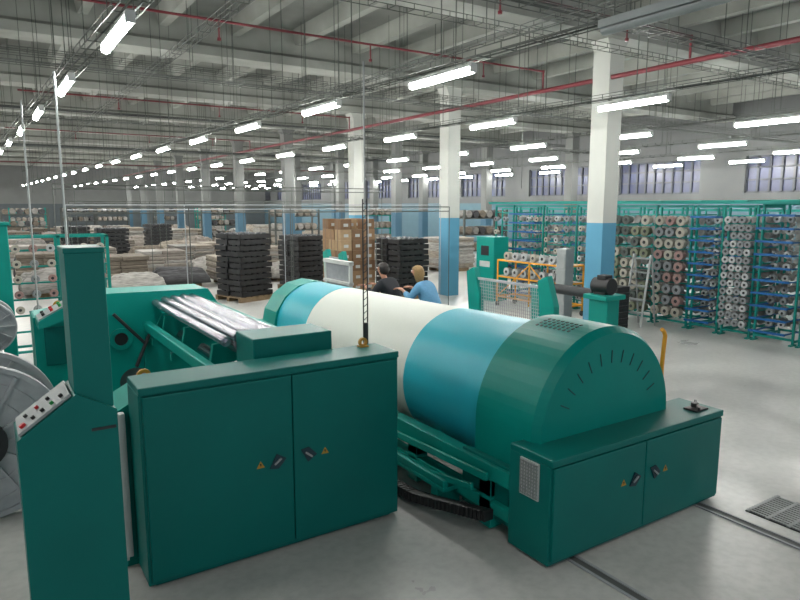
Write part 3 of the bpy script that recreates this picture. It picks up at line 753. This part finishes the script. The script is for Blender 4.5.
def heapmesh(seed,m):
    me=bpy.data.meshes.new('cloth_heap'); bm=bmesh.new(); n=44
    g=[[None]*(n+1) for _ in range(n+1)]
    rs_=random.Random(seed)
    slabs=[(rs_.uniform(-.6,.6),rs_.uniform(-.55,.55),rs_.uniform(.4,.8),rs_.uniform(.2,.4),rs_.uniform(-.15,.15),rs_.uniform(.03,.06)) for _ in range(12)]
    for i in range(n+1):
        for j in range(n+1):
            u=i/n*2-1;v=j/n*2-1
            e=max(0,1-max(abs(u),abs(v))**20)
            q=.36
            for (cx,cy,wx,wy_,an,h) in slabs:
                du=(u-cx)*math.cos(an)+(v-cy)*math.sin(an); dv=-(u-cx)*math.sin(an)+(v-cy)*math.cos(an)
                d=max(abs(du)/wx,abs(dv)/wy_)
                if d<1: q+=h*min(1,(1-d)*7)**.5
            q=min(q,.55)
            z=e*(q+.025*noise.noise(Vector((u*3,v*3+seed*3,seed)))+.012*noise.noise(Vector((u*8,v*14,seed))))
            g[i][j]=bm.verts.new((u*.86+.04*noise.noise(Vector((v*3,seed,0))),v*.80+.04*noise.noise(Vector((u*3,seed,4))),max(0,z)))
    for i in range(n):
        for j in range(n): bm.faces.new((g[i][j],g[i+1][j],g[i+1][j+1],g[i][j+1]))
    rim=[g[i][0] for i in range(n+1)]+[g[n][j] for j in range(1,n+1)]+[g[i][n] for i in range(n-1,-1,-1)]+[g[0][j] for j in range(n-1,0,-1)]
    bm.faces.new(rim[::-1]); bmesh.ops.recalc_face_normals(bm,faces=bm.faces); bm.to_mesh(me); bm.free(); me.materials.append(m)
    for p in me.polygons:p.use_smooth=True
    return me
HM=[(heapmesh(s,clo[s%6]),CLN[s%6]) for s in range(12)]
def stackmesh(seed):
    rs_=random.Random(100+seed); mb=MB(); z=0; k=0
    cols=[rs_.randrange(6) for _ in range(3)]
    while z<rs_.uniform(.6,1.2) and k<14:
        h=rs_.uniform(.07,.14)
        for sx_ in (-.36,.36):
            ox=rs_.uniform(-.05,.05); oy=rs_.uniform(-.06,.06)
            mb.box(sx_-.38+ox,sx_+.38+ox,-.6+oy,.6+oy,z,z+h+.004,rs_.choice(cols))
        z+=h; k+=1
    return mb.mesh('cloth_stack',clo)
SM=[stackmesh(i) for i in range(6)]
def heap(x,y,k,rz,sc=1,zs=1,stack=False):
    pallet(x,y,rz)
    if stack:
        o=bpy.data.objects.new('cloth_stack',SM[k%6]); o.location=(x,y,.136); o.rotation_euler=(0,0,rz); COL.objects.link(o)
        m=o.modifiers.new('bev','BEVEL'); m.width=.03; m.segments=2
        tag(o,"pallet stack of folded grey and beige fabric lengths","fabric pile","folded fabric stacks"); return
    me,cn=HM[k%12]
    o=bpy.data.objects.new('cloth_heap',me); o.location=(x,y,.136); o.rotation_euler=(0,0,rz); o.scale=(sc*.95,sc*.95,zs); COL.objects.link(o)
    tag(o,"heap of folded %s fabric piled on a pallet"%cn,"fabric pile","fabric piles on pallets")
k=0
for yy in (18.4,20.4,22.8,25.4,28,31,34,38,42,47,52):
    for xx in (1.5,3.25,5.0,6.75,8.6):
        if yy<19 and (xx>4): continue
        if yy<19 and xx<2: continue
        if (xx==5.0 and 26<yy<29) or (xx==6.75 and 30<yy<33) or (xx==3.25 and 26<yy<32): continue
        heap(xx+random.uniform(-.05,.05),yy+random.uniform(-.1,.1),k*5+int(xx),random.uniform(-.04,.04),random.uniform(.92,1.0),random.uniform(.8,1.1) if yy<24 else random.uniform(1.2,1.7),stack=(yy>19 and k%2==0)); k+=1
for yy in (19.5,24,28,33,38,44,50):
    for xx in (12.6,15,18):
        heap(xx,yy+random.uniform(-.3,.3),k,0,1.0,random.uniform(1.2,1.6),stack=(k%2==0)); k+=1
def rack(x,y,k):
    t=thing('storage_rack',(x,y,0),"tall steel storage rack loaded with fabric rolls","storage rack","storage racks"); r=Vector((x,y,0))
    mb=MB()
    for dx in (-1.2,1.2):
        for dy in (-.4,.4): mb.box(x+dx-.04,x+dx+.04,y+dy-.04,y+dy+.04,0,2.3)
    for z in (.5,1.2,1.9): mb.box(x-1.2,x+1.2,y-.42,y+.42,z,z+.05)
    part('frame',mb,TEALR if k%4==0 else TRAYM,t,root=r)
    for z in (.55,1.25,1.95):
        for i in range(6):
            part('fabric_roll',MB().cyl((x-1.0+.38*i,y-.5,z+.165),(x-1.0+.38*i,y+.5,z+.165),.16,n=12),clo[(k+int(z*3)+i*2)%6],t,root=r)
for i,(x,y) in enumerate([(3,57),(6.5,57),(9,57),(13.5,57),(17,57),(2.2,44.5),(13.6,31),(18.5,22),(18.5,31),(13,41)]): rack(x,y,i)

# ---------------------------------------------------------------- camera & world
w=bpy.data.worlds.new('world'); S.world=w; w.use_nodes=True
bg=w.node_tree.nodes['Background']; bg.inputs[0].default_value=(.85,.92,1,1); bg.inputs[1].default_value=.8
cd=bpy.data.cameras.new('camera'); cam=bpy.data.objects.new('camera',cd); COL.objects.link(cam)
cam.location=(0,0,2.5); cam.rotation_euler=(math.radians(90-8.44),0,math.radians(-33)); cd.sensor_width=36; cd.lens=28.8; cd.clip_end=300
S.camera=cam
print('cones',ncone[0])
